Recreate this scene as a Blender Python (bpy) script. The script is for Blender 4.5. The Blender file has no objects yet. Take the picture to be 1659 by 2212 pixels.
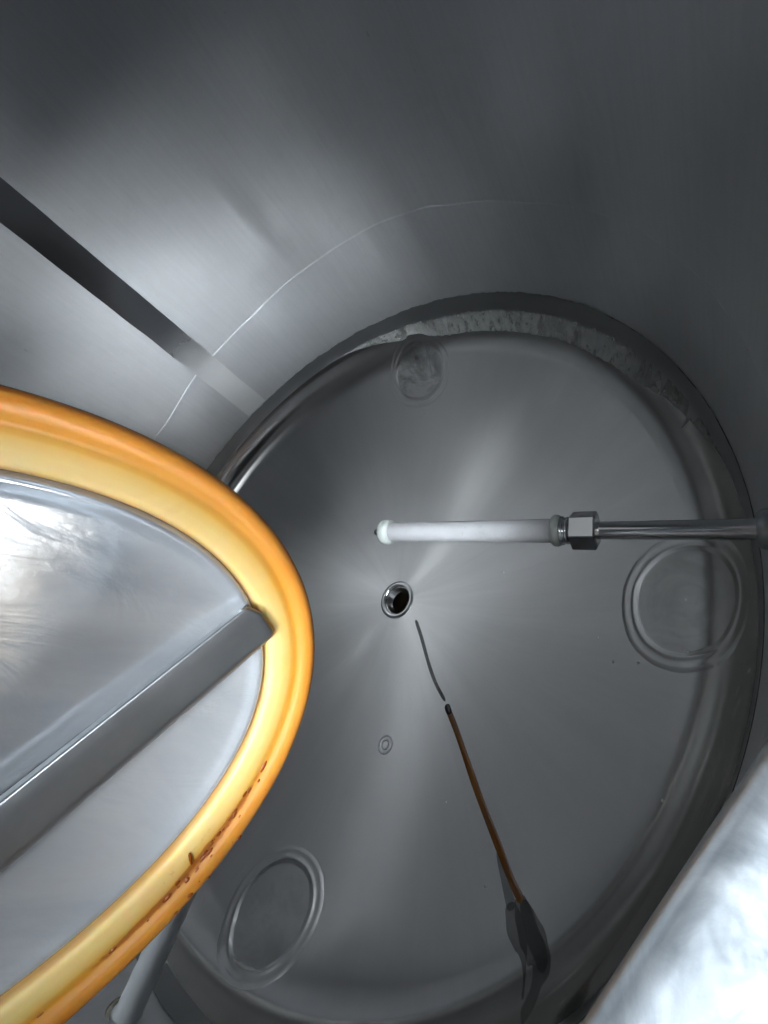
import bpy, bmesh, math, random
from mathutils import Vector, Matrix, noise

# ------------------------------------------------------------------ camera, light, exposure
S = 0.5                                   # tank radius in metres; all shapes below are in tank radii
sc = bpy.context.scene
col = sc.collection
R0 = Vector((0.484834, -0.670568, -0.561493))      # camera right
R1 = Vector((-0.858059, -0.240406, -0.453805))     # camera down
R2 = Vector((0.169321, 0.701815, -0.691944))       # camera forward
CAM = Vector((0.0, -0.979626, 0.778548))
cam = bpy.data.cameras.new("camera")
cam.sensor_fit = 'VERTICAL'
cam.sensor_height = 24.0
cam.lens = 24.0 * 880.0 / 2212.0
cam.clip_start = 0.001
cam.clip_end = 100.0
camo = bpy.data.objects.new("camera", cam)
col.objects.link(camo)
m = Matrix.Identity(4)
for i in range(3):
    m[i][0] = R0[i]; m[i][1] = -R1[i]; m[i][2] = -R2[i]; m[i][3] = CAM[i] * S
camo.matrix_world = m
sc.camera = camo

world = bpy.data.worlds.new("World")
sc.world = world
world.use_nodes = True
bg = world.node_tree.nodes["Background"]
bg.inputs[0].default_value = (0.62, 0.72, 0.85, 1)
bg.inputs[1].default_value = 0.20

def area_lamp(name, loc, target, sx, sy, power, color, spread=180):
    l = bpy.data.lights.new(name, 'AREA')
    l.shape = 'RECTANGLE'; l.size = sx * S; l.size_y = sy * S
    l.energy = power; l.color = color; l.spread = math.radians(spread)
    o = bpy.data.objects.new(name, l); col.objects.link(o)
    o.location = Vector(loc) * S
    o.rotation_euler = (Vector(target) - Vector(loc)).to_track_quat('-Z', 'Y').to_euler()
    return o

# daylight outside the open manway, with added beams aimed through it
OPENING = Vector((-0.16, -0.97, 0.92))
def from_dir(az, el, dist=3.0):
    az, el = math.radians(az), math.radians(el)
    return OPENING + Vector((math.cos(az) * math.cos(el), math.sin(az) * math.cos(el), math.sin(el))) * dist
COOL = (0.88, 0.95, 1.0)
area_lamp("daylight_sky", from_dir(-122, 28), OPENING, 0.7, 0.7, 7, COOL)
area_lamp("daylight_high_sky", from_dir(-114, 50), OPENING, 1.2, 1.2, 20, COOL)
area_lamp("daylight_side", from_dir(-75, 30), OPENING, 0.7, 0.7, 2.5, COOL)
area_lamp("daylight_overhead", from_dir(-90, 80), OPENING, 1.2, 1.2, 10, COOL)
area_lamp("daylight_overhead", from_dir(-110, 75), OPENING, 0.9, 0.9, 12, COOL)
area_lamp("daylight_high_sky", from_dir(-84, 50), OPENING, 0.8, 0.8, 4, COOL)
for dr_, tg_, pw in ((from_dir(-117, 48), (0.46, -0.22, -0.36), 4.1), (from_dir(-86, 50), (-0.30, -0.02, -0.42), 1.4)):
    area_lamp("added_floor_beam", dr_ + Vector((0.16, 0, 0)), tg_, 1.2, 1.2, pw, COOL, 18)  # added narrow beams that draw the bow-shaped highlight on the floor
area_lamp("added_top_light", (-0.75, 0.35, 2.1), (-0.86, -0.31, 0.07), 0.25, 0.25, 0.03, COOL, 16)  # added lamp under the top head, brightens the wall tube
area_lamp("daylight_low_sun", (-0.85, -3.9, 1.0), (-0.25, -0.5, 0.62), 0.6, 0.4, 0.30, (1.0, 0.84, 0.64))
def on_wall(az, z): return (math.cos(math.radians(az)), math.sin(math.radians(az)), z)
for az_, zt, pw in ((-44, 0.40, 0.14), (-25, 0.34, 0.20), (-8, 0.28, 0.24), (4, 0.30, 0.40), (15, 0.34, 0.42), (27, 0.40, 0.36), (39, 0.42, 0.26), (50, 0.46, 0.13), (58, 0.50, 0.04), (68, 0.36, 0.15),
                    (12, 0.16, 0.14), (30, 0.16, 0.16), (46, 0.18, 0.12), (58, 0.20, 0.07), (0, 0.58, 0.14), (16, 0.62, 0.15), (32, 0.64, 0.13), (48, 0.66, 0.07)):
    t_ = Vector(on_wall(az_, zt)); q_ = Vector((0.20, -0.97, 0.90))
    area_lamp("added_wall_beam", q_ + (q_ - t_).normalized() * 3, t_, 0.55, 0.55, pw, COOL, 10)  # added narrow beams that brighten the far wall past the door
# lamps added under the top head to light wall, floor and nut
area_lamp("added_top_light", (0.0, -0.5, 2.15), on_wall(55, 0.45), 0.5, 0.5, 0.05, COOL, 40)
area_lamp("added_top_light", (0.0, -0.4, 2.15), on_wall(80, 1.05), 0.4, 0.4, 0.16, COOL, 34)
area_lamp("added_top_light", (0.4, -0.4, 2.15), on_wall(5, 0.35), 0.5, 0.5, 0.10, COOL, 40)
area_lamp("added_top_light", (0.1, -0.42, 2.2), (0.1, -0.42, 0.0), 0.5, 0.5, 0.08, (0.95, 0.98, 1.0))

sc.render.engine = 'CYCLES'
sc.cycles.use_denoising = True
sc.cycles.denoiser = 'OPENIMAGEDENOISE'
sc.cycles.denoising_input_passes = 'RGB_ALBEDO_NORMAL'
sc.cycles.max_bounces = 14
sc.cycles.glossy_bounces = 12
sc.cycles.diffuse_bounces = 6
sc.cycles.caustics_reflective = True
sc.cycles.blur_glossy = 0.6
sc.cycles.sample_clamp_indirect = 6.0
sc.view_settings.view_transform = 'Standard'
sc.view_settings.look = 'None'
sc.view_settings.exposure = 0.0
sc.view_settings.gamma = 1.0
sc.view_settings.use_curve_mapping = False

# ------------------------------------------------------------------ helpers
def tag(o, label=None, cat=None, group=None, kind=None):
    if label: o["label"] = label
    if cat: o["category"] = cat
    if group: o["group"] = group
    if kind: o["kind"] = kind
    return o

def empty(name, loc=(0, 0, 0)):
    o = bpy.data.objects.new(name, None)
    o.empty_display_size = 0.05
    o.location = Vector(loc) * S
    col.objects.link(o)
    return o

def mesh_obj(name, verts, faces, mat, parent=None, normals=None, uvs=None, smooth=True, attr=None):
    if normals is not None:                 # wind every face the way its surface looks
        ff = []
        for f in faces:
            a_, b_, c_ = (Vector(verts[f[q]]) for q in (0, 1, 2)); d_ = Vector(verts[f[-1]])
            g = (c_ - a_).cross(d_ - b_)
            ff.append(tuple(f) if g.dot(Vector(normals[f[0]])) >= 0 else tuple(reversed(f)))
        faces = ff
    me = bpy.data.meshes.new(name)
    me.from_pydata([tuple(Vector(v) * S) for v in verts], [], faces)
    me.validate()
    if smooth:
        me.polygons.foreach_set("use_smooth", [True] * len(me.polygons))
    if uvs is not None:
        ul = me.uv_layers.new(name="UVMap")
        for lp in me.loops:
            ul.data[lp.index].uv = uvs[lp.vertex_index]
    if attr:
        for an, vals in attr.items():
            a = me.attributes.new(an, 'FLOAT', 'POINT')
            a.data.foreach_set("value", vals)
    if normals is not None:
        me.normals_split_custom_set_from_vertices([tuple(n) for n in normals])
    me.update()
    o = bpy.data.objects.new(name, me)
    col.objects.link(o)
    o.data.materials.append(mat)
    if parent is not None:
        o.parent = parent
        o.matrix_parent_inverse = Matrix.Translation(-parent.location)
    return o

def grid_faces(nu, nv, closed_u=False):
    f = []
    for j in range(nv - 1):
        for i in range(nu if closed_u else nu - 1):
            a = j * nu + i; b = j * nu + (i + 1) % nu
            f.append((a, b, b + nu, a + nu))
    return f

def smoothstep(a, b, x):
    t = min(1, max(0, (x - a) / (b - a))); return t * t * (3 - 2 * t)

# ------------------------------------------------------------------ materials
class NT:
    def __init__(self, name):
        self.m = bpy.data.materials.new(name); self.m.use_nodes = True
        self.t = self.m.node_tree; self.n = self.t.nodes
        self.b = self.n["Principled BSDF"]
    def new(self, typ, **kw):
        x = self.n.new(typ)
        for k, v in kw.items(): setattr(x, k, v)
        return x
    def l(self, a, b): self.t.links.new(a, b)
    def coords(self, kind='Object'):
        return self.new('ShaderNodeTexCoord').outputs[kind]
    def noise(self, vec, scale, detail=4, rough=0.55, dist=0.0, stretch=None):
        if stretch:
            mp = self.new('ShaderNodeMapping'); mp.inputs['Scale'].default_value = stretch
            self.l(vec, mp.inputs['Vector']); vec = mp.outputs[0]
        t = self.new('ShaderNodeTexNoise')
        t.inputs['Scale'].default_value = scale; t.inputs['Detail'].default_value = detail
        t.inputs['Roughness'].default_value = rough; t.inputs['Distortion'].default_value = dist
        self.l(vec, t.inputs['Vector'])
        return t.outputs['Fac']
    def ramp(self, fac, pts):
        r = self.new('ShaderNodeValToRGB'); e = r.color_ramp.elements
        while len(e) < len(pts): e.new(0.5)
        for k, (p, c) in enumerate(pts):
            e[k].position = p
            e[k].color = (c, c, c, 1) if isinstance(c, (int, float)) else (*c, 1)
        self.l(fac, r.inputs[0]); return r.outputs[0]
    def math(self, op, a, b=None, clamp=False):
        x = self.new('ShaderNodeMath', operation=op, use_clamp=clamp)
        for k, v in enumerate((a, b)):
            if v is None: continue
            if isinstance(v, (int, float)): x.inputs[k].default_value = v
            else: self.l(v, x.inputs[k])
        return x.outputs[0]
    def mix(self, fac, a, b):
        x = self.new('ShaderNodeMix', data_type='RGBA')
        if isinstance(fac, (int, float)): x.inputs[0].default_value = fac
        else: self.l(fac, x.inputs[0])
        for k, v in ((6, a), (7, b)):
            if isinstance(v, tuple): x.inputs[k].default_value = (*v, 1)
            else: self.l(v, x.inputs[k])
        return x.outputs[2]
    def bump(self, h, strength, dist=0.001, normal=None):
        x = self.new('ShaderNodeBump'); x.inputs['Strength'].default_value = strength
        x.inputs['Distance'].default_value = dist
        self.l(h, x.inputs['Height'])
        if normal is not None: self.l(normal, x.inputs['Normal'])
        return x.outputs[0]
    def sep(self, v):
        x = self.new('ShaderNodeSeparateXYZ'); self.l(v, x.inputs[0]); return x.outputs
    def set(self, **kw):
        for k, v in kw.items():
            k = k.replace('_', ' ')
            i = self.b.inputs[k]
            if isinstance(v, (int, float)): i.default_value = v
            elif isinstance(v, tuple): i.default_value = (*v, 1)
            else: self.l(v, i)
    def aniso(self, amount, rot=0.0):
        t = self.new('ShaderNodeTangent', direction_type='UV_MAP'); t.uv_map = "UVMap"
        self.b.inputs['Anisotropic'].default_value = amount
        self.b.inputs['Anisotropic Rotation'].default_value = rot
        self.l(t.outputs[0], self.b.inputs['Tangent'])

def steel(name, base=(0.56, 0.57, 0.59), rough=0.35, var=0.08, scale=6, bump=0.0, bscale=60, stretch=None, aniso=0, rot=0.0, wav=0.0, wscale=3):
    k = NT(name); co = k.coords()
    n = k.noise(co, scale, 5, 0.6, stretch=stretch)
    k.set(Metallic=1.0, Base_Color=k.mix(n, tuple(c * 0.93 for c in base), tuple(min(1, c * 1.06) for c in base)))
    k.set(Roughness=k.ramp(n, [(0.25, rough - var), (0.75, rough + var)]))
    nm = None
    if wav:
        nm = k.bump(k.noise(co, wscale, 2, 0.5), wav, 0.02)
    if bump:
        nm = k.bump(k.noise(co, bscale, 3, 0.6, stretch=stretch), bump, 0.001, nm)
    if nm is not None: k.l(nm, k.b.inputs['Normal'])
    if aniso: k.aniso(aniso, rot)
    return k

M = {}
def wall_steel(name, base, rough):
    k = NT(name); co = k.coords()
    big = k.noise(co, 5, 4, 0.6); runs = k.noise(co, 40, 4, 0.65, stretch=(1, 1, 0.06)); rub = k.noise(co, 18, 6, 0.7, 0.9)
    mp = k.new('ShaderNodeMapping'); mp.inputs['Rotation'].default_value = (0.5, 0.35, 0.2); mp.inputs['Scale'].default_value = (1, 1, 0.04)
    k.l(co, mp.inputs[0]); scr = k.ramp(k.noise(mp.outputs[0], 110, 2, 0.5), [(0.70, 0.0), (0.77, 1.0)])
    fleck = k.ramp(k.noise(co, 130, 3, 0.6, stretch=(1, 1, 0.5)), [(0.73, 0.0), (0.78, 1.0)])
    colr = k.mix(k.math('MULTIPLY', k.ramp(rub, [(0.5, 0.0), (0.8, 1.0)]), 0.35), tuple(base), tuple(c * 0.84 for c in base))
    colr = k.mix(k.math('MULTIPLY', fleck, 0.5), colr, tuple(c * 0.55 for c in base))
    colr = k.mix(k.math('MULTIPLY', k.ramp(k.noise(co, 170, 3, 0.6, stretch=(1, 1, 0.05)), [(0.35, 1.0), (0.65, 0.0)]), 0.14), colr, tuple(c * 0.72 for c in base))
    k.set(Metallic=1.0, Base_Color=colr)
    r_ = k.math('ADD', k.ramp(runs, [(0.3, rough - 0.05), (0.7, rough + 0.05)]), k.math('MULTIPLY', k.math('SUBTRACT', rub, 0.5), 0.14))
    k.set(Roughness=r_)
    nm = k.bump(k.noise(co, 3, 2, 0.5), 0.05, 0.02)
    nm = k.bump(runs, 0.05, 0.001, nm); nm = k.bump(scr, 0.15, 0.0005, nm); nm = k.bump(k.noise(co, 300, 2, 0.6), 0.05, 0.0004, nm)
    k.l(nm, k.b.inputs['Normal']); k.aniso(0.25)
    return k.m
M['wall'] = wall_steel("tank_wall_steel", (0.74, 0.75, 0.77), 0.45)
M['course'] = wall_steel("lower_course_steel", (0.72, 0.735, 0.76), 0.46)
# floor: radial polishing, smoother knuckle
k = NT("dished_floor_steel"); co = k.coords(); uv = k.coords('UV')
x, y, z = k.sep(co)
grain = k.noise(uv, 1.0, 3, 0.6, stretch=(260, 9, 1))
cloud = k.noise(co, 7, 5, 0.6)
sheen = k.noise(uv, 1.0, 4, 0.6, stretch=(34, 0.8, 1)); fine = k.noise(uv, 1.0, 3, 0.6, stretch=(420, 5, 1))
fcol = k.mix(k.ramp(sheen, [(0.3, 0.0), (0.7, 1.0)]), (0.555, 0.545, 0.53), (0.615, 0.607, 0.59))
fcol = k.mix(k.math('MULTIPLY', k.ramp(fine, [(0.35, 1.0), (0.65, 0.0)]), 0.10), fcol, (0.44, 0.44, 0.435))
fcol = k.mix(k.math('MULTIPLY', k.ramp(cloud, [(0.5, 0.0), (0.8, 1.0)]), 0.4), fcol, (0.50, 0.50, 0.49))
k.set(Metallic=1.0, Base_Color=fcol)
r_ = k.math('ADD', k.ramp(cloud, [(0.3, 0.235), (0.7, 0.255)]), k.math('MULTIPLY', k.math('SUBTRACT', grain, 0.5), 0.03))
rad_ = k.math('SQRT', k.math('ADD', k.math('MULTIPLY', x, x), k.math('MULTIPLY', y, y)))
mk = k.new('ShaderNodeMapRange'); mk.inputs['From Min'].default_value = 0.890 * S; mk.inputs['From Max'].default_value = 0.945 * S
k.l(rad_, mk.inputs[0]); knuckle = mk.outputs[0]
r_ = k.math('SUBTRACT', r_, k.math('MULTIPLY', knuckle, 0.10))
k.set(Roughness=r_)
k.aniso(0.86, 0.03)
mpf = k.new('ShaderNodeMapping'); mpf.inputs['Rotation'].default_value = (0, 0, 0.75); mpf.inputs['Scale'].default_value = (1, 0.05, 1)
k.l(co, mpf.inputs[0])
scf = k.ramp(k.noise(mpf.outputs[0], 150, 2, 0.5), [(0.70, 0.0), (0.76, 1.0)])
k.l(k.bump(scf, 0.04, 0.0004), k.b.inputs['Normal'])
M['floor'] = k.m
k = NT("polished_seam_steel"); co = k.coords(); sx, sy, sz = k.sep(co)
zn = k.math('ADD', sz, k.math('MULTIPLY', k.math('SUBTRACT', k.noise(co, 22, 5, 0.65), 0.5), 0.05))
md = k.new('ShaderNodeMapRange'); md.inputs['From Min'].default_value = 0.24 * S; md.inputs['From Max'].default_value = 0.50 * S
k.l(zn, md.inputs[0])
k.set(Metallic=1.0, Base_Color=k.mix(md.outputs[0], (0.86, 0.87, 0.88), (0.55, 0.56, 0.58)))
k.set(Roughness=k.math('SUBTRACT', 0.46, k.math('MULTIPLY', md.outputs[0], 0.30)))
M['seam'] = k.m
M['band'] = steel("ground_weld_band", (0.34, 0.35, 0.36), 0.40, 0.08, 14, bump=0.05, bscale=120).m
k = NT("weld_mark_steel"); co = k.coords(); uv = k.coords('UV')
sm = k.noise(co, 26, 6, 0.7, 0.8); br = k.noise(co, 120, 3, 0.6, stretch=(1, 0.18, 0.5))
k.set(Metallic=1.0, Base_Color=k.mix(k.ramp(sm, [(0.35, 0.0), (0.65, 1.0)]), (0.60, 0.605, 0.61), (0.74, 0.745, 0.75)))
k.set(Roughness=k.math('ADD', k.ramp(sm, [(0.3, 0.24), (0.7, 0.36)]), k.math('MULTIPLY', k.math('SUBTRACT', br, 0.5), 0.18)))
k.l(k.bump(br, 0.08, 0.0006, k.bump(sm, 0.05, 0.002)), k.b.inputs['Normal'])
M['weldmark'] = k.m
k = NT("polishing_haze"); co = k.coords(); uv = k.coords('UV')
ln = k.new('ShaderNodeVectorMath', operation='LENGTH'); k.l(uv, ln.inputs[0])
mr2 = k.new('ShaderNodeMapRange'); mr2.inputs['From Min'].default_value = 0.93; mr2.inputs['From Max'].default_value = 0.6
k.l(ln.outputs['Value'], mr2.inputs[0])
sm = k.ramp(k.noise(co, 16, 6, 0.68, 1.2, stretch=(1, 0.6, 1)), [(0.42, 0.0), (0.66, 1.0)])
k.set(Metallic=1.0, Base_Color=(0.8, 0.81, 0.82), Roughness=0.5, Alpha=k.math('MULTIPLY', k.math('MULTIPLY', sm, mr2.outputs[0]), 0.26))
M['haze'] = k.m
k = NT("scuffed_mark"); co = k.coords(); uv = k.coords('UV')
ln = k.new('ShaderNodeVectorMath', operation='LENGTH'); k.l(uv, ln.inputs[0])
mr2 = k.new('ShaderNodeMapRange'); mr2.inputs['From Min'].default_value = 0.93; mr2.inputs['From Max'].default_value = 0.6
k.l(ln.outputs['Value'], mr2.inputs[0])
sm = k.ramp(k.noise(co, 24, 6, 0.68, 1.2, stretch=(1, 0.6, 1)), [(0.42, 0.0), (0.66, 1.0)])
k.set(Metallic=1.0, Base_Color=(0.20, 0.20, 0.205), Roughness=0.42, Alpha=k.math('MULTIPLY', k.math('MULTIPLY', sm, mr2.outputs[0]), 0.7))
M['scuff'] = k.m
k = NT("pale_dried_residue"); co = k.coords(); uv = k.coords('UV')
n1 = k.noise(uv, 1.0, 5, 0.7, stretch=(24, 2.0, 1)); n2 = k.noise(co, 30, 4, 0.6)
k.set(Metallic=0.55, Base_Color=k.mix(n1, (0.40, 0.41, 0.405), (0.52, 0.535, 0.525)), Roughness=0.5, Alpha=k.ramp(k.math('ADD', n1, k.math('MULTIPLY', n2, 0.4)), [(0.40, 0.22), (0.80, 0.55)]))
M['residue'] = k.m
M['drain'] = steel("machined_drain_steel", (0.62, 0.62, 0.62), 0.18, 0.05, 20).m
M['pipe'] = steel("drain_pipe_steel", (0.40, 0.36, 0.30), 0.22, 0.06, 20).m
k = NT("worn_collar_steel"); co = k.coords()
sw = k.noise(co, 42, 7, 0.72, 1.2); fi = k.noise(co, 240, 4, 0.7, stretch=(1, 1, 0.3))
k.set(Metallic=0.9, Base_Color=k.mix(k.ramp(sw, [(0.3, 0.0), (0.7, 1.0)]), (0.20, 0.225, 0.25), (0.42, 0.445, 0.47)))
k.set(Roughness=k.ramp(sw, [(0.3, 0.36), (0.7, 0.56)]))
k.l(k.bump(fi, 0.15, 0.0005, k.bump(k.noise(co, 40, 4, 0.6, 0.8), 0.16, 0.003)), k.b.inputs['Normal'])
M['collar'] = k.m
M['rod'] = steel("bright_tube_steel", (0.66, 0.66, 0.66), 0.16, 0.05, 30, bump=0.03, bscale=80).m
M['nut'] = steel("machined_nut_steel", (0.60, 0.61, 0.62), 0.14, 0.05, 30, bump=0.02, bscale=150).m
M['dark_steel'] = steel("dark_stud_steel", (0.22, 0.21, 0.21), 0.28, 0.05, 30).m
kw = steel("dull_wet_tube_steel", (0.72, 0.75, 0.77), 0.42, 0.12, 40, bump=0.3, bscale=60); kw.set(Metallic=0.0); M['wetrod'] = kw.m

k = NT("porous_ceramic"); co = k.coords()
p = k.noise(co, 260, 5, 0.75); q = k.noise(co, 40, 3, 0.6)
k.set(Base_Color=k.mix(k.ramp(p, [(0.30, 0.0), (0.42, 1.0)]), (0.16, 0.16, 0.16), k.mix(q, (0.17, 0.17, 0.178), (0.24, 0.24, 0.25))), Roughness=0.75)
k.l(k.bump(p, 0.5, 0.0005), k.b.inputs['Normal']); M['stone'] = k.m
k = NT("white_plastic_washer"); k.set(Base_Color=(0.26, 0.28, 0.27), Roughness=0.45); M['washer'] = k.m

# door plate: hand-worn sheet with scratches and waviness; blue-white sky reflection put into its colour
k = NT("worn_door_steel"); co = k.coords()
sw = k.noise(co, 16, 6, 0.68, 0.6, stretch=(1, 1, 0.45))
fine = k.noise(co, 160, 3, 0.7)
wavn = k.noise(co, 7.5, 2, 0.5, 0.4)
vor = k.new('ShaderNodeTexNoise'); vor.inputs['Scale'].default_value = 420; vor.inputs['Detail'].default_value = 2
mp = k.new('ShaderNodeMapping'); mp.inputs['Rotation'].default_value = (0.3, 0.9, 0.4); mp.inputs['Scale'].default_value = (1, 0.04, 1)
k.l(co, mp.inputs[0]); k.l(mp.outputs[0], vor.inputs['Vector'])
scr = k.ramp(vor.outputs['Fac'], [(0.76, 0.0), (0.82, 1.0)])
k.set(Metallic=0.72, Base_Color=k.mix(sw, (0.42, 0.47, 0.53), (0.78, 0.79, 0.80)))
k.set(Roughness=k.math('ADD', k.ramp(sw, [(0.3, 0.13), (0.7, 0.25)]), k.math("MULTIPLY", scr, 0.01)))
nm = k.bump(wavn, 0.42, 0.01)
nm = k.bump(k.noise(co, 30, 4, 0.6, 0.8, stretch=(1, 1, 0.5)), 0.22, 0.0025, nm)
nm = k.bump(fine, 0.10, 0.0005, nm)
nm = k.bump(scr, 0.2, 0.0003, nm)
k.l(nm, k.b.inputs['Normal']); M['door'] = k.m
k = NT("flat_bar_steel"); co = k.coords()
n1 = k.noise(co, 30, 5, 0.65)
k.set(Metallic=0.9, Base_Color=k.mix(n1, (0.20, 0.208, 0.22), (0.31, 0.318, 0.33)), Roughness=k.ramp(n1, [(0.3, 0.30), (0.7, 0.38)]))
k.l(k.bump(k.noise(co, 130, 3, 0.6), 0.08, 0.0006), k.b.inputs['Normal']); M['bar'] = k.m

# gasket: amber silicone, cream where it lies thin over the plate, beer residue in the groove
k = NT("amber_silicone"); co = k.coords()
at = k.new('ShaderNodeAttribute', attribute_name='prof').outputs['Fac']
st = k.new('ShaderNodeAttribute', attribute_name='stain').outputs['Fac']
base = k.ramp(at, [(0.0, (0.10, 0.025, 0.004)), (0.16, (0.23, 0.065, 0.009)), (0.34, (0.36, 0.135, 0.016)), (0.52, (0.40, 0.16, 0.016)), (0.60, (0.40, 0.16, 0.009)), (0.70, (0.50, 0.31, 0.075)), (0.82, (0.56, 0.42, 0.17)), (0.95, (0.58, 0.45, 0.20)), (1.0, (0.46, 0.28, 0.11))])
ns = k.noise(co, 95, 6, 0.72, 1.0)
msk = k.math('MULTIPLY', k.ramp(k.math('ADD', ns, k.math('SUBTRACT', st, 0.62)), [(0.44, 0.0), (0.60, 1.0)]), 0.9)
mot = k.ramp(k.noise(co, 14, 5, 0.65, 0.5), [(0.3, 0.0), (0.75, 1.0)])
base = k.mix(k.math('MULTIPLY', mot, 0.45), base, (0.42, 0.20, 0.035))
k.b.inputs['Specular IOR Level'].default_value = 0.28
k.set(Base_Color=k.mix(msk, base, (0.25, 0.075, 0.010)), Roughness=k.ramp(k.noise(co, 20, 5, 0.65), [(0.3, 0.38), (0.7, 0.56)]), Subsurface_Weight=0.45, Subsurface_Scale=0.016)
k.b.inputs['Subsurface Radius'].default_value = (1.0, 0.45, 0.1)
k.l(k.bump(k.noise(co, 60, 3, 0.6), 0.05, 0.001), k.b.inputs['Normal']); M['gasket'] = k.m

k = NT("brown_beer"); k.set(Base_Color=(0.16, 0.055, 0.006), Roughness=0.10, IOR=1.34); M['beer'] = k.m
k = NT("dark_beer_drop"); k.set(Base_Color=(0.012, 0.004, 0.002), Roughness=0.08, IOR=1.34); M['beerdrop'] = k.m
k = NT("amber_drop"); k.set(Base_Color=(0.16, 0.035, 0.004), Roughness=0.15, IOR=1.34); M['amber'] = k.m
k = NT("wet_film"); k.set(Base_Color=(0.006, 0.004, 0.003), Roughness=0.5, Alpha=0.34); k.b.inputs['Specular IOR Level'].default_value = 0.15; M['film'] = k.m
k = NT("wet_track_film"); k.set(Base_Color=(0.004, 0.003, 0.002), Roughness=0.6, Alpha=0.62); k.b.inputs['Specular IOR Level'].default_value = 0.0; M['track'] = k.m
k = NT("water_drop"); k.set(Base_Color=(0.85, 0.88, 0.9), Roughness=0.05); M['water'] = k.m

# ------------------------------------------------------------------ the tank
random.seed(4)
ZI, RI, ZD = -0.182374, 0.919079, -0.4808
s_ = ZI - ZD
RC = (RI * RI + s_ * s_) / (2 * s_)
SA = RI / RC; CA = math.sqrt(1 - SA * SA)
RK = (1 - RI) / (1 - SA)
ZK = ZI + RK * CA                          # knuckle centre height (end of the straight flange)

def dish(r):
    """height and inward unit normal (nr, nz) of the dished bottom at radius r"""
    if r <= RI:
        z = ZD + RC - math.sqrt(RC * RC - r * r)
        return z, (-r / RC, (math.sqrt(RC * RC - r * r)) / RC)
    rr = min(r, 0.99999) - (1 - RK)
    h = math.sqrt(RK * RK - rr * rr)
    return ZK - h, (-rr / RK, h / RK)

def dish_point(x, y, off=0.0):
    r = math.hypot(x, y); z, (nr, nz) = dish(r)
    n = Vector((nr * x / max(r, 1e-6), nr * y / max(r, 1e-6), nz))
    return Vector((x, y, z)) + n * off, n

tank = empty("steel_tank", (0, 0, -0.6))
tag(tank, "inside of an upright brushed stainless steel tank with dished floor and open manway", "tank")

ZT = 2.25
MZ, MA, MB = 0.92, 0.42, 0.315             # manway centre height, half width, half height
NA = 240
def az_pt(a, z, r=1.0): return (r * math.cos(a), r * math.sin(a), z)
# wall grid with a rectangular gap, then a ring of faces round the oval manway opening
A0 = math.radians(-99.4)
MN = Vector((math.cos(A0), math.sin(A0), 0)); MT = Vector((-math.sin(A0), math.cos(A0), 0))   # manway axis and its sideways direction
HW = math.pi * 36 / 180
zlo, zhi = MZ - HW, MZ + HW
verts, faces, norms, uvs = [], [], [], []
def addv(a, z):
    verts.append(az_pt(a, z)); norms.append((-math.cos(a), -math.sin(a), 0)); uvs.append((a / (2 * math.pi), z)); return len(verts) - 1
angs = [A0 + HW + (2 * math.pi - 2 * HW) * i / 180 for i in range(181)]
gap = [A0 - HW + 2 * HW * i / 48 for i in range(49)]
def add_grid(al, zl):
    idx = [[addv(a, z) for a in al] for z in zl]
    for j in range(len(zl) - 1):
        for i in range(len(al) - 1):
            faces.append((idx[j][i + 1], idx[j][i], idx[j + 1][i], idx[j + 1][i + 1]))
zl = [0.0 + ZT * i / 24 for i in range(25)]
add_grid(angs, zl)
add_grid(gap, [zlo * i / 5 for i in range(6)])
add_grid(gap, [zhi + (ZT - zhi) * i / 6 for i in range(7)])
NR = 96
ring = []
for kq in range(8):
    t = kq / 7
    row = []
    for i in range(NR):
        th = 2 * math.pi * i / NR
        ex, ez = MA * math.cos(th), MB * math.sin(th)
        c, s = math.cos(th), math.sin(th)
        hw, up, dn = HW, zhi - MZ, MZ - zlo
        kk = min(hw / abs(c) if abs(c) > 1e-6 else 9, (up if s > 0 else dn) / abs(s) if abs(s) > 1e-6 else 9)
        bx, bz = c * kk, s * kk
        ea = math.asin(1.012 * ex); ez *= 1.012
        row.append(addv(A0 + ea * (1 - t) + bx * t, MZ + ez * (1 - t) + bz * t))
    ring.append(row)
for kq in range(7):
    for i in range(NR):
        j = (i + 1) % NR
        faces.append((ring[kq][j], ring[kq][i], ring[kq + 1][i], ring[kq + 1][j]))
mesh_obj("cylinder_wall", verts, faces, M['wall'], tank, norms, uvs)

# manway collar: flat oval neck whose rounded lip stands a little inside the wall
LIP = 0.9700
prof = [(.030, .050), (.026, .012), (.020, .0035), (.012, .0006), (.006, .0006), (.0022, .0018), (.0006, .0045), (.0, .009)] + [(.0, .02 + .11 * q / 6) for q in range(7)] + [(.006, .140), (.018, .146), (.05, .146)]
verts, uvs = [], []
n = 240
for (o, d) in prof:                         # o: outward from the opening's edge, d: outward along the manway axis
    for i in range(n):
        th = 2 * math.pi * i / n
        s0 = MA * math.cos(th)
        s_l, z_l = (MA + o) * math.cos(th), MZ + (MB + o) * math.sin(th)
        d0 = min(LIP, math.sqrt(1 - s0 * s0) - 0.003)
        verts.append(MN * (d0 + d) + MT * s_l + Vector((0, 0, z_l))); uvs.append((i / n, d))
mesh_obj("manway_collar", verts, grid_faces(n, len(prof), True), M['collar'], tank, None, uvs)

# top head
verts, faces, uvs = [], [], []
n = 96; rows = 12
for j in range(rows):
    t = j / (rows - 1); r = math.cos(t * math.pi / 2 * 0.98); zt = ZT + 0.35 * math.sin(t * math.pi / 2)
    for i in range(n):
        a = 2 * math.pi * i / n; verts.append(az_pt(a, zt, r)); uvs.append((i / n, t))
mesh_obj("top_head", verts, grid_faces(n, rows, True), M['wall'], tank, None, uvs)

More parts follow.
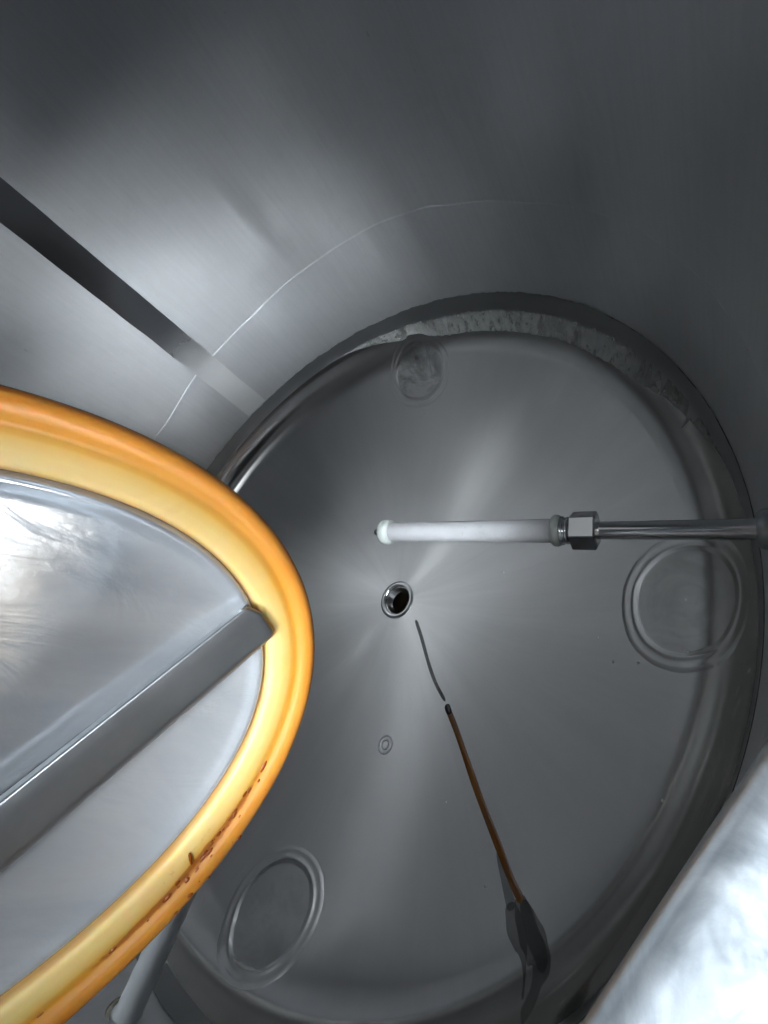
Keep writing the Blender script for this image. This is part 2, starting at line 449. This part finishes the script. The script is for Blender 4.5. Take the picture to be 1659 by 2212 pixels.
# dished bottom
radii = [0.058] + [0.058 + (RI - 0.058) * (i / 40) for i in range(1, 41)]
nk = 22
phi0 = math.asin(SA)
for i in range(1, nk + 1):
    ph = phi0 + (math.pi / 2 - phi0) * i / nk
    radii.append(1 - RK + RK * math.sin(ph))
verts, norms, uvs = [], [], []
nA = 240
rows = len(radii) + 1
vv = 0; last = None
for j in range(rows):
    if j < len(radii):
        r = radii[j]; z, (nr, nz) = dish(r)
        if j == rows - 2: z, nr, nz = ZK, -1.0, 0.0
    else:
        r, z, nr, nz = 1.0, 0.0, -1.0, 0.0
    if last: vv += math.hypot(r - last[0], z - last[1])
    last = (r, z)
    for i in range(nA + 1):
        a = 2 * math.pi * i / nA
        verts.append(az_pt(a, z, r)); norms.append((nr * math.cos(a), nr * math.sin(a), nz)); uvs.append((i / nA, vv))
faces = grid_faces(nA + 1, rows)
floor = mesh_obj("dished_bottom", verts, faces, M['floor'], tank, norms, uvs)

# ground weld band where wall and bottom meet, its lower edge running down in drips
verts, norms, uvs = [], [], []
nB = 2600
drip = []
for i in range(nB + 1):
    a = 2 * math.pi * i / nB
    base = -0.062 + 0.006 * noise.noise(Vector((math.cos(a) * 5, math.sin(a) * 5, 3)))
    wetside = smoothstep(-75, -55, math.degrees(math.atan2(math.sin(a), math.cos(a)))) * (1 - smoothstep(8, 26, math.degrees(math.atan2(math.sin(a), math.cos(a)))))
    dd = 0.020 * wetside * max(0, noise.noise(Vector((math.cos(a) * 90, math.sin(a) * 90, 1))))
    drip.append(base * (0.55 + 0.45 * wetside) - 0.02 * (1 - wetside) - dd)
for _ in range(26):
    c = int((math.radians(random.uniform(-56, 18)) % (2 * math.pi)) / (2 * math.pi) * nB)
    w = random.choice((2, 3, 4, 5)); L = random.choice((.012, .016, .02, .026, .035, .055))
    for q in range(-w, w + 1):
        drip[(c + q) % nB] -= L * (1 - abs(q) / (w + 1)) ** 1.4
drip[nB] = drip[0]
rowsB = 7
for j in range(rowsB):
    t = j / (rowsB - 1)
    for i in range(nB + 1):
        a = 2 * math.pi * i / nB
        top = 0.003 + 0.004 * noise.noise(Vector((math.cos(a) * 22, math.sin(a) * 22, 9))) + 0.003 * noise.noise(Vector((math.cos(a) * 70, math.sin(a) * 70, 9)))
        z = top * (1 - t) + drip[i] * t
        if z > ZK: r, nr, nz = 1.0, -1.0, 0.0
        else:
            dz = ZK - z; rr = math.sqrt(max(0, RK * RK - dz * dz)); r = 1 - RK + rr; nr, nz = -rr / RK, dz / RK
        off = 0.0015
        verts.append(((r + nr * off) * math.cos(a), (r + nr * off) * math.sin(a), z + nz * off))
        norms.append((nr * math.cos(a), nr * math.sin(a), nz)); uvs.append((i / nB, t))
mesh_obj("weld_band", verts, grid_faces(nB + 1, rowsB), M['band'], tank, norms, uvs)

# pale dried residue below the band, on the side the drips run down
verts, norms, uvs = [], [], []
nP = 500; rowsP = 6
for j in range(rowsP):
    t = j / (rowsP - 1)
    for i in range(nP + 1):
        dg = -66 + 104 * i / nP; a = math.radians(dg)
        env = smoothstep(-66, -36, dg) * (1 - smoothstep(8, 38, dg))
        z1 = -0.128 + 0.006 * noise.noise(Vector((dg * .12, 0, 4))) + 0.004 * noise.noise(Vector((dg * .9, 0, 4)))
        z = -0.052 * (1 - t) + (z1 * env - 0.056 * (1 - env)) * t
        dz = ZK - z; rr = math.sqrt(max(0, RK * RK - dz * dz)); r = 1 - RK + rr; nr, nz = -rr / RK, dz / RK
        verts.append(((r + nr * .0007) * math.cos(a), (r + nr * .0007) * math.sin(a), z + nz * .0007))
        norms.append((nr * math.cos(a), nr * math.sin(a), nz)); uvs.append((dg / 30, t))
mesh_obj("residue_strip", verts, grid_faces(nP + 1, rowsP), M['residue'], tank, norms, uvs)

# lower wall course: a differently finished band that ends in a fine raised line
KEYS = [(-180, .27), (-23, .268), (-9.5, .286), (0, .306), (10.6, .315), (34, .312), (47, .300), (63, .295), (82, .262), (180, .27)]
def course_top(dg):
    for (a0, z0), (a1, z1) in zip(KEYS, KEYS[1:]):
        if a0 <= dg <= a1:
            t = (dg - a0) / (a1 - a0); return z0 + (z1 - z0) * t * t * (3 - 2 * t)
verts, norms, uvs = [], [], []
nC = 300
rowsC = [(0.0, .0006), (.25, .0006), (.5, .0006), (.75, .0006), (.95, .0007), (.975, .0012), (.988, .0022), (1.0, .0012), (1.008, -.0004)]
for (t, off) in rowsC:
    for i in range(nC + 1):
        dg = -90 + 260 * i / nC; a = math.radians(dg); dd = dg if dg <= 180 else dg - 360
        z = .008 + (course_top(dd) - .008) * t
        fd = 0.25 + 0.75 * smoothstep(-22, 12, dd) * (1 - smoothstep(70, 95, dd))
        off_ = .0006 + (off - .0006) * fd * 0.05 if off > 0 else off
        verts.append(az_pt(a, z, 1 - off_)); uvs.append((dg / 360, z))
mesh_obj("wall_course", verts, [tuple(reversed(f)) for f in grid_faces(nC + 1, len(rowsC))], M['course'], tank, None, uvs)

# polished strip over the vertical wall seam, its polish fading towards the floor
def strip(zA, zB, nz_, mat, r):
    verts, norms, uvs = [], [], []
    na_ = 9
    for j in range(nz_):
        z = zA + (zB - zA) * j / (nz_ - 1)
        for i in range(na_):
            wob = 0.16 * noise.noise(Vector((3.0 * (i > 4), z * 9, 2))) * (i in (0, 8))
            a = math.radians(59.7 + wob + 6.3 * i / (na_ - 1))
            verts.append(az_pt(a, z, r)); norms.append((-math.cos(a), -math.sin(a), 0)); uvs.append((i / na_, z))
    mesh_obj("seam_strip", verts, grid_faces(na_, nz_), mat, tank, norms, uvs)
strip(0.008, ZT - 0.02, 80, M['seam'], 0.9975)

# four ring-shaped marks where the legs are welded on under the floor
S1 = RC * math.asin(SA)                     # arc length from the centre to the knuckle
S2 = S1 + RK * (math.pi / 2 - math.asin(SA))
def meridian(s):
    """point (r, z) and inward normal at arc length s from the drain"""
    if s <= S1:
        q = s / RC; return RC * math.sin(q), ZD + RC - RC * math.cos(q), -math.sin(q), math.cos(q)
    if s <= S2:
        q = math.asin(SA) + (s - S1) / RK; return 1 - RK + RK * math.sin(q), ZK - RK * math.cos(q), -math.sin(q), math.cos(q)
    return 1.0, ZK + (s - S2), -1.0, 0.0
def arc_of(r):
    if r <= RI: return RC * math.asin(r / RC)
    return S1 + RK * (math.asin((r - 1 + RK) / RK) - math.asin(SA))

def leg_mark(az, r, rad, seed):
    s0 = arc_of(r)
    prof = [(.80, -.0008), (.87, .0006), (.90, .0010), (.925, .0017), (.95, .0018), (.975, .0011), (1.0, .0008), (1.05, .0008), (1.08, .0011), (1.11, .0011), (1.15, .0005), (1.22, -.0008)]
    n = 84; vs, uv_ = [], []
    for (q, h) in prof:
        for i in range(n):
            th = 2 * math.pi * i / n
            wob = 1 + 0.025 * noise.noise(Vector((math.cos(th) * 1.5, math.sin(th) * 1.5, seed)))
            mu, ta = rad * q * wob * math.sin(th), rad * q * wob * math.cos(th)
            rr, z, nr, nz = meridian(s0 + mu)
            a = az + ta / max(rr, .3)
            hh = h + (0.0004 * noise.noise(Vector((mu * 40, ta * 40, seed))) if h > 0 else 0)
            vs.append(((rr + nr * hh) * math.cos(a), (rr + nr * hh) * math.sin(a), z + nz * hh)); uv_.append((a / (2 * math.pi), s0 + mu))
    mark = mesh_obj("leg_weld_mark", vs, grid_faces(n, len(prof), True), M['floor'], floor, None, uv_)
    vs, uv_, ns = [], [], []
    for q in (.02, .2, .4, .6, .75, .85, .93):
        for i in range(n):
            th = 2 * math.pi * i / n
            mu, ta = rad * q * math.sin(th), rad * q * math.cos(th)
            rr, z, nr, nz = meridian(s0 + mu); a = az + ta / max(rr, .3)
            vs.append(((rr + nr * .0005) * math.cos(a), (rr + nr * .0005) * math.sin(a), z + nz * .0005)); uv_.append((q * math.cos(th), q * math.sin(th))); ns.append((nr * math.cos(a), nr * math.sin(a), nz))
    mesh_obj("polishing_haze", vs, grid_faces(n, 7, True), M['haze'] if seed else M['scuff'], mark, ns, uv_)
for kk_, (az, r, rad) in enumerate(((16.0, .890, .126), (-72.0, .900, .122), (-158.2, .876, .118), (106.0, .888, .115))):
    leg_mark(math.radians(az), r, rad, kk_ * 3.1)

# small stamped ring mark and the drain in the middle
def torus_on_dish(name, x, y, rad, tube, parent, mat):
    n = 40; mm = 8; vs = []
    for j in range(mm):
        ph = 2 * math.pi * j / mm
        for i in range(n):
            th = 2 * math.pi * i / n
            q = rad + tube * math.cos(ph)
            P, nn = dish_point(x + q * math.cos(th), y + q * math.sin(th), tube * 0.6 * math.sin(ph))
            vs.append(P)
    f = []
    for j in range(mm):
        for i in range(n):
            f.append((j * n + i, j * n + (i + 1) % n, ((j + 1) % mm) * n + (i + 1) % n, ((j + 1) % mm) * n + i))
    return mesh_obj(name, vs, f, mat, parent)
torus_on_dish("ring_mark", -0.396, -0.283, 0.024, 0.0026, floor, M['weldmark'])
torus_on_dish("ring_mark", -0.396, -0.283, 0.012, 0.0026, floor, M['weldmark'])

zc, _ = dish(0.058)
prof = [(0.073, zc + .0008), (0.068, zc + .0038), (0.061, zc + .0050), (0.055, zc + .0025), (0.050, zc - .008), (0.046, zc - .022), (0.042, zc - .028), (0.040, zc - .032)]
n = 72; vs = []; uv_ = []
for j, (r, z) in enumerate(prof):
    for i in range(n):
        vs.append(az_pt(2 * math.pi * i / n, z, r)); uv_.append((i / n, j / 8))
dr = mesh_obj("drain_fitting", vs, grid_faces(n, len(prof), True), M['drain'], floor, None, uv_)
vs = []
path = [(0.040, 0, 0, zc - .032), (0.039, 0, 0, zc - .10), (0.039, 0, 0, zc - .18), (0.039, -0.01, -0.02, zc - .24), (0.039, -0.035, -0.05, zc - .29)]
for (r, ox, oy, z) in path:
    for i in range(n):
        a = 2 * math.pi * i / n; vs.append((ox + r * math.cos(a), oy + r * math.sin(a), z))
vs.append((-0.05, -0.08, zc - .34)); last_i = len(vs) - 1
f = grid_faces(n, len(path), True) + [((len(path) - 1) * n + i, (len(path) - 1) * n + (i + 1) % n, last_i) for i in range(n)]
mesh_obj("drain_pipe", vs, f, M['pipe'], dr)

# ------------------------------------------------------------------ carbonation stone on its tube
def lathe_along(name, origin, axis, prof, mat, parent, n=40, sides=None, smooth=True):
    axis = Vector(axis).normalized(); up = Vector((0, 0, 1)); e1 = axis.cross(up).normalized(); e2 = e1.cross(axis)
    n = sides or n; vs = []; uv_ = []
    for j, (t, r) in enumerate(prof):
        for i in range(n):
            th = 2 * math.pi * (i + (0.5 if sides else 0)) / n
            vs.append(Vector(origin) + axis * t + (e1 * math.cos(th) + e2 * math.sin(th)) * r); uv_.append((i / n, t))
    f = grid_faces(n, len(prof), True) + [tuple(range(n - 1, -1, -1)), tuple(range((len(prof) - 1) * n, len(prof) * n))]
    return mesh_obj(name, vs, f, mat, parent, None, uv_, smooth)
a = math.radians(-72); ax = Vector((math.cos(a), math.sin(a), 0))
O = Vector((0, 0, 0.131))
stone = empty("carbonation_stone", ax * 1.0 + O)
tag(stone, "white porous carbonation stone on a steel tube sticking out from the tank wall", "carbonation stone")
lathe_along("end_stud", O, ax, [(.349, .005), (.350, .0068), (.362, .0068), (.363, .010), (.3655, .0135), (.371, .0135)], M['dark_steel'], stone, 20)
lathe_along("end_washer", O, ax, [(.369, .018), (.371, .0245), (.374, .0270), (.384, .0275), (.392, .0262), (.395, .0225), (.396, .019)], M['washer'], stone)
lathe_along("porous_body", O, ax, [(.390, .0190)] + [(.393 + (.736 - .393) * i / 20, .0202) for i in range(21)] + [(.737, .019)], M['stone'], stone)
lathe_along("end_washer", O, ax, [(.732, .019), (.733, .0235), (.736, .0262), (.742, .0268), (.746, .0250), (.747, .020)], M['washer'], stone)
lathe_along("connector", O, ax, [(.745, .018), (.746, .0235), (.750, .0240), (.752, .020), (.754, .0195), (.755, .0225), (.758, .0225), (.759, .0190), (.764, .0185)], M['nut'], stone)
# bevelled hexagon nut
e1 = ax.cross(Vector((0, 0, 1))).normalized(); e2 = e1.cross(ax)
vs = []; R_ = 0.0315; c_ = 0.0022
nutprof = [(.7615, R_ * .80), (.7625, R_ * .88), (.7645, R_), (.7985, R_), (.8005, R_ * .88), (.8015, R_ * .80)]
angs6 = []
for h in range(6):
    for dlt in (-0.035, 0.035): angs6.append(math.pi / 3 * h + math.pi / 6 + dlt + 0.30)
for (t, r) in nutprof:
    for th in angs6: vs.append(O + ax * t + (e1 * math.cos(th) + e2 * math.sin(th)) * r)
f = grid_faces(12, len(nutprof), True) + [tuple(range(11, -1, -1)), tuple(range(60, 72))]
mesh_obj("hex_nut", vs, f, M['nut'], stone, smooth=False)
lathe_along("tube", O, ax, [(.797, .0135), (.80, .0140)] + [(.81 + .2 * i / 10, .0140) for i in range(11)], M['rod'], stone)
lathe_along("wall_ferrule", O, ax, [(.985, .0145), (.987, .022), (.992, .026), (1.004, .028)], M['collar'], stone)

# ------------------------------------------------------------------ short tube behind the door
a2 = math.radians(8.1); ax2 = Vector((math.cos(a2), math.sin(a2), 0.0)); O2 = Vector((-0.9445, -0.3220, 0.066))
tube = empty("wall_tube", O2)
tag(tube, "dull wet steel tube running from the tank wall behind the orange gasket", "tube")
pf = [(-0.030, .020)] + [(.55 * i / 30 - .012, .0260 + .0009 * math.sin(i * 3.3) + (0.006 if i == 0 else 0)) for i in range(31)] + [(.541, .020), (.544, .008)]
lathe_along("tube_body", O2, ax2, pf, M['wetrod'], tube)
lathe_along("socket", O2, ax2, [(-.04, .045), (-.012, .044), (-.004, .040), (-.002, .033), (-.012, .030)], M['pipe'], tube)

# ------------------------------------------------------------------ the manway door
DC = Vector((-0.361955, -0.504877, 0.715446))
DU = Vector((-0.562611, 0.056695, 0.824776)).normalized()
DV = Vector((-0.817269, -0.188575, -0.544528)).normalized()
DN = DU.cross(DV).normalized()
if DN.dot(CAM - DC) < 0: DN = -DN
GA, GB, GW = 0.46, 0.35, 0.0735
door = empty("manway_door", DC)
tag(door, "oval steel manway door hanging inside the tank with an amber gasket round its edge", "manway door")
def dpt(u, v, h): return DC + DU * u + DV * v + DN * h
def ell(th, o):                             # ellipse inset by o along its own normal
    x, y = GA * math.cos(th), GB * math.sin(th)
    nx, ny = math.cos(th) / GA, math.sin(th) / GB
    L = math.hypot(nx, ny); return x - nx / L * o, y - ny / L * o
prof = [(.020, -.060, 0.0), (.006, -.055, 0.0), (.000, -.040, .02), (-.002, -.022, .06), (-.001, -.008, .12), (.003, .004, .2), (.009, .011, .28), (.016, .0138, .36), (.023, .0128, .44), (.028, .0100, .50), (.0320, .0068, .56), (.0350, .0058, .60), (.0380, .0062, .63), (.0420, .0074, .66), (.046, .0080, .72), (.056, .0092, .80), (.066, .0098, .90), (.0725, .0090, .95), (.0755, .0060, .98), (.0765, .000, 1.0), (.0765, -.02, 1.0)]
prof_g = prof
n = 360; vs, at_p, at_s = [], [], []
for (o, h, pv) in prof:
    for i in range(n):
        th = 2 * math.pi * i / n
        u, v = ell(th, o)
        wob = 0.0006 * noise.noise(Vector((u * 18, v * 18, h * 30)))
        vs.append(dpt(u, v, h + wob)); at_p.append(pv)
        P = dpt(u, v, h)
        d = (th - math.radians(130)); d = math.atan2(math.sin(d), math.cos(d))
        wet = math.exp(-(d / 0.36) ** 2)
        gro = math.exp(-((o - .036) / .006) ** 2) + 0.45 * math.exp(-((o - .056) / .014) ** 2)
        at_s.append(wet * gro * 1.2)
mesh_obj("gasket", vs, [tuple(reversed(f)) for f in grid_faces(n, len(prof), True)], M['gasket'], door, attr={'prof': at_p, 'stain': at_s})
# plate: pressed sheet with a rolled border under the gasket
n = 160
pp = [(.070, -.012), (.0772, -.006), (.080, .0008), (.084, .0030), (.089, .0022), (.095, -.0012), (.105, -.0035)]
vs = []
for (o, h) in pp:
    for i in range(n):
        u, v = ell(2 * math.pi * i / n, o); vs.append(dpt(u, v, h))
for q in range(1, 14):
    t = 1 - q / 14
    for i in range(n):
        u, v = ell(2 * math.pi * i / n, .105); vs.append(dpt(u * t, v * t, -.0035 - 0.016 * (1 - t * t)))
vs.append(dpt(0, 0, -.0195))
rows = len(pp) + 13
f = grid_faces(n, rows, True) + [((rows - 1) * n + i, (rows - 1) * n + (i + 1) % n, len(vs) - 1) for i in range(n)]
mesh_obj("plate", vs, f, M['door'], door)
vs = []
for o in (.03, .30):
    for i in range(n):
        u, v = ell(2 * math.pi * i / n, min(o, .0)); sc_ = 0.97 if o < .1 else 0.02
        vs.append(dpt(u * sc_, v * sc_, -.050))
mesh_obj("back_plate", vs, grid_faces(n, 2, True), M['wall'], door)
# flat bar across the plate
B1 = Vector((-0.379, -0.0505)); B2 = Vector((0.29, 0.300))
bd = (B2 - B1).normalized(); bn = Vector((-bd.y, bd.x))
hw = 0.0325; L = (B2 - B1).length; cr = 0.017
section = [(-.62, -.014), (-.97, .0200), (-1.0, .0225), (-.97, .0245), (-.92, .0250), (-.4, .0250), (.1, .0250), (.50, .0250), (.62, .0244), (.74, .0220), (.85, .0180), (.95, .0110), (1.0, .0040), (1.0, -.014)]
cols = [0.0, .0025, .006, .012] + [.02 + (L - .02) * q / 16 for q in range(17)]
vs = []
for (yy, h) in section:
    Y = yy * hw; over = max(0.0, abs(Y) - (hw - cr))
    x0 = cr - math.sqrt(max(0, cr * cr - over * over))
    for ci, X in enumerate(cols):
        e = 1 - math.sqrt(max(0, 1 - (1 - min(1, X / .006)) ** 2))          # rounded end edge
        xx = x0 + X * (1 - x0 / L); p2 = B1 + bd * xx + bn * Y
        vs.append(dpt(p2.x, p2.y, h - (e * .004 if h > 0 else 0)))
nc = len(cols)
f = grid_faces(nc, len(section)) + [tuple(j * nc for j in range(len(section)))]
mesh_obj("cross_bar", vs, f, M['bar'], door)

# ------------------------------------------------------------------ spilled beer
def ray_dish(px, py):
    """the floor point that lies at a given spot of the floor plan, measured from the photograph"""
    d = (R0 * ((px - 829.5) / 880) + R1 * ((py - 1106) / 880) + R2).normalized()
    t = 0.2
    for _ in range(4000):
        P = CAM + d * t; r = math.hypot(P.x, P.y)
        if r >= 0.9995: break
        if P.z <= dish(r)[0]: break
        t += 0.0008
    return P.x, P.y

def trail(name, pts, mat, height, parent=None, sub=10, rough_=0.08, seed=0.0, endcap=True):
    """a low rounded bead of liquid lying on the floor; pts = (x, y, half width)"""
    P = []
    for i in range(len(pts) - 1):
        p0 = pts[max(0, i - 1)]; p1 = pts[i]; p2 = pts[i + 1]; p3 = pts[min(len(pts) - 1, i + 2)]
        for q in range(sub):
            t = q / sub
            P.append([0.5 * ((2 * p1[c]) + (-p0[c] + p2[c]) * t + (2 * p0[c] - 5 * p1[c] + 4 * p2[c] - p3[c]) * t * t + (-p0[c] + 3 * p1[c] - 3 * p2[c] + p3[c]) * t ** 3) for c in range(3)])
    P.append(list(pts[-1]))
    vs = []; mm = 9
    N = len(P)
    for i, (x, y, w) in enumerate(P):
        a_, b_ = P[max(0, i - 1)], P[min(N - 1, i + 1)]
        dx, dy = b_[0] - a_[0], b_[1] - a_[1]; l = math.hypot(dx, dy) or 1
        sx, sy = -dy / l, dx / l
        cap = 1.0
        if endcap:
            dd = min(i, N - 1 - i) / 4.0
            cap = math.sqrt(max(0.02, 1 - (1 - min(1, dd)) ** 2))
        for j in range(mm):
            s = -1 + 2 * j / (mm - 1)
            ww = w * cap * (1 + rough_ * noise.noise(Vector((i * 0.9 / sub, 3 * (s > 0), seed))))
            vs.append(dish_point(x + sx * s * ww, y + sy * s * ww, 0.0006 + height * cap * math.sqrt(max(0, 1 - s * s)))[0])
    return mesh_obj(name, vs, grid_faces(mm, N), mat, parent)

def floor_pts(l): 
    o = []
    for (px, py, w) in l:
        x, y = ray_dish(px, py); o.append((x, y, w))
    return o
spill = empty("beer_trail", (-0.2, -0.4, -0.42))
tag(spill, "thin brown trail of beer running down the tank floor towards the drain", "spill")
trail("brown_stream", floor_pts([(967, 1530, .0085), (985, 1575, .0085), (1010, 1648, .0090), (1042, 1738, .0085), (1078, 1830, .0082), (1106, 1905, .0075), (1128, 1948, .0085)]), M['beer'], .0014, spill, 10, .18)
trail("leading_drop", floor_pts([(965.5, 1521, .0086), (968, 1532, .0096), (973, 1544, .0092)]), M['beerdrop'], .0030, spill, 6)
trail("wet_track", floor_pts([(898, 1339, .0060), (909, 1372, .0066), (925, 1430, .0064), (941, 1475, .0058), (962, 1515, .0052)]), M['track'], .00005, spill)
trail("side_track", floor_pts([(1078, 1835, .0075), (1084, 1870, .0085), (1096, 1925, .0095), (1108, 1965, .012)]), M['film'], .00005, spill)
trail("wet_pool", floor_pts([(1122, 1935, .010), (1132, 1975, .020), (1146, 2015, .026), (1158, 2050, .026), (1166, 2085, .018), (1160, 2120, .010), (1148, 2160, .007), (1125, 2200, .006)]), M['film'], .00005, spill, 16, .30, 2.0)
trail("pool_core", floor_pts([(1128, 1945, .008), (1142, 1985, .012), (1156, 2030, .015), (1168, 2070, .013), (1166, 2100, .006)]), M['film'], .00005, spill, 10, .2, 5.0)
trail("side_film", floor_pts([(1100, 1950, .012), (1112, 1995, .020), (1124, 2035, .016), (1130, 2060, .008), (1133, 2110, .0025), (1128, 2160, .0025)]), M['film'], .00005, spill, 10, .3, 7.0)

def blob(name, P, nrm, r, h, mat, parent, seed=0, squash=1.0, dirv=None):
    nrm = Vector(nrm).normalized(); e1 = (dirv or nrm.orthogonal()).normalized(); e1 = (e1 - nrm * e1.dot(nrm)).normalized(); e2 = nrm.cross(e1)
    vs = []; n = 14; rows = 5
    for j in range(rows):
        q = j / (rows - 1) * math.pi / 2
        for i in range(n):
            th = 2 * math.pi * i / n; w = 1 + .15 * noise.noise(Vector((math.cos(th), math.sin(th), seed)))
            vs.append(Vector(P) + e1 * r * squash * w * math.cos(q) * math.cos(th) + e2 * r * w * math.cos(q) * math.sin(th) + nrm * h * math.sin(q))
    return mesh_obj(name, vs, grid_faces(n, rows, True), mat, parent)

# beer clinging to the gasket groove
rs = random.Random(11)
def gask(px, py, hgt):
    d = (R0 * ((px - 829.5) / 880) + R1 * ((py - 1106) / 880) + R2)
    t = (DC + DN * hgt - CAM).dot(DN) / d.dot(DN); return CAM + d * t
gres = empty("gasket_residue", gask(470, 1840, 0.01))
tag(gres, "dark amber beer residue and drops caught in the groove of the orange gasket", "residue")
tdir = (gask(440, 1880, 0) - gask(500, 1790, 0)).normalized()
for q in range(60):
    th = math.radians(rs.gauss(133, 8)); o = rs.gauss(.0345, .0030) if q > 8 else rs.gauss(.012, .006)
    u, v = ell(th, o); u2, v2 = ell(th + .02, o)
    hh = 0.0030 if q > 8 else 0.0105
    for (oo, h_, _p), (o2, h2, _q) in zip(prof_g, prof_g[1:]):
        if oo <= o <= o2: hh = h_ + (h2 - h_) * (o - oo) / max(1e-6, o2 - oo); break
    r = rs.choice((.0009, .0012, .0015, .0020, .0027))
    blob("beer_drop", dpt(u, v, hh - .0004), DN, r, r * 0.7, M['amber'], gres, rs.random() * 9, rs.uniform(1.2, 3.2) if q > 8 else 1.2, dpt(u2, v2, 0) - dpt(u, v, 0))

# a short brown fibre stuck on the gasket
p1, p2 = gask(409, 1843, .011), gask(414, 1868, .012)
fib = lathe_along("brown_fibre", p1, p2 - p1, [(0, .0008), (.002, .0016), ((p2 - p1).length * .5, .0018), ((p2 - p1).length * .9, .0015), ((p2 - p1).length, .0006)], M['amber'], None, 10)
tag(fib, "short brown fibre stuck to the lower run of the amber gasket", "fibre")

# water droplets on the floor beside the leg mark
vs_, fs_ = [], []
for (px, py) in ((1325, 1430), (1379, 1433), (1440, 1415), (1486, 1408), (964, 1733), (1431, 1730), (1049, 1914), (1088, 1237), (1292, 1378)):
    x, y = ray_dish(px, py); P, nn = dish_point(x, y, 0.0002)
    b0 = len(vs_); e1 = nn.orthogonal().normalized(); e2 = nn.cross(e1); r = 0.0026
    for j in range(4):
        q = j / 3 * math.pi / 2 * .98
        for i in range(10):
            th = 2 * math.pi * i / 10
            vs_.append(P + (e1 * math.cos(th) + e2 * math.sin(th)) * r * math.cos(q) + nn * r * .7 * math.sin(q))
    fs_ += [tuple(b0 + v for v in fc) for fc in grid_faces(10, 4, True)]
dp = mesh_obj("water_droplets", vs_, fs_, M['water'])
tag(dp, "tiny pale water droplets scattered over the grey tank floor", "droplets", kind="stuff")
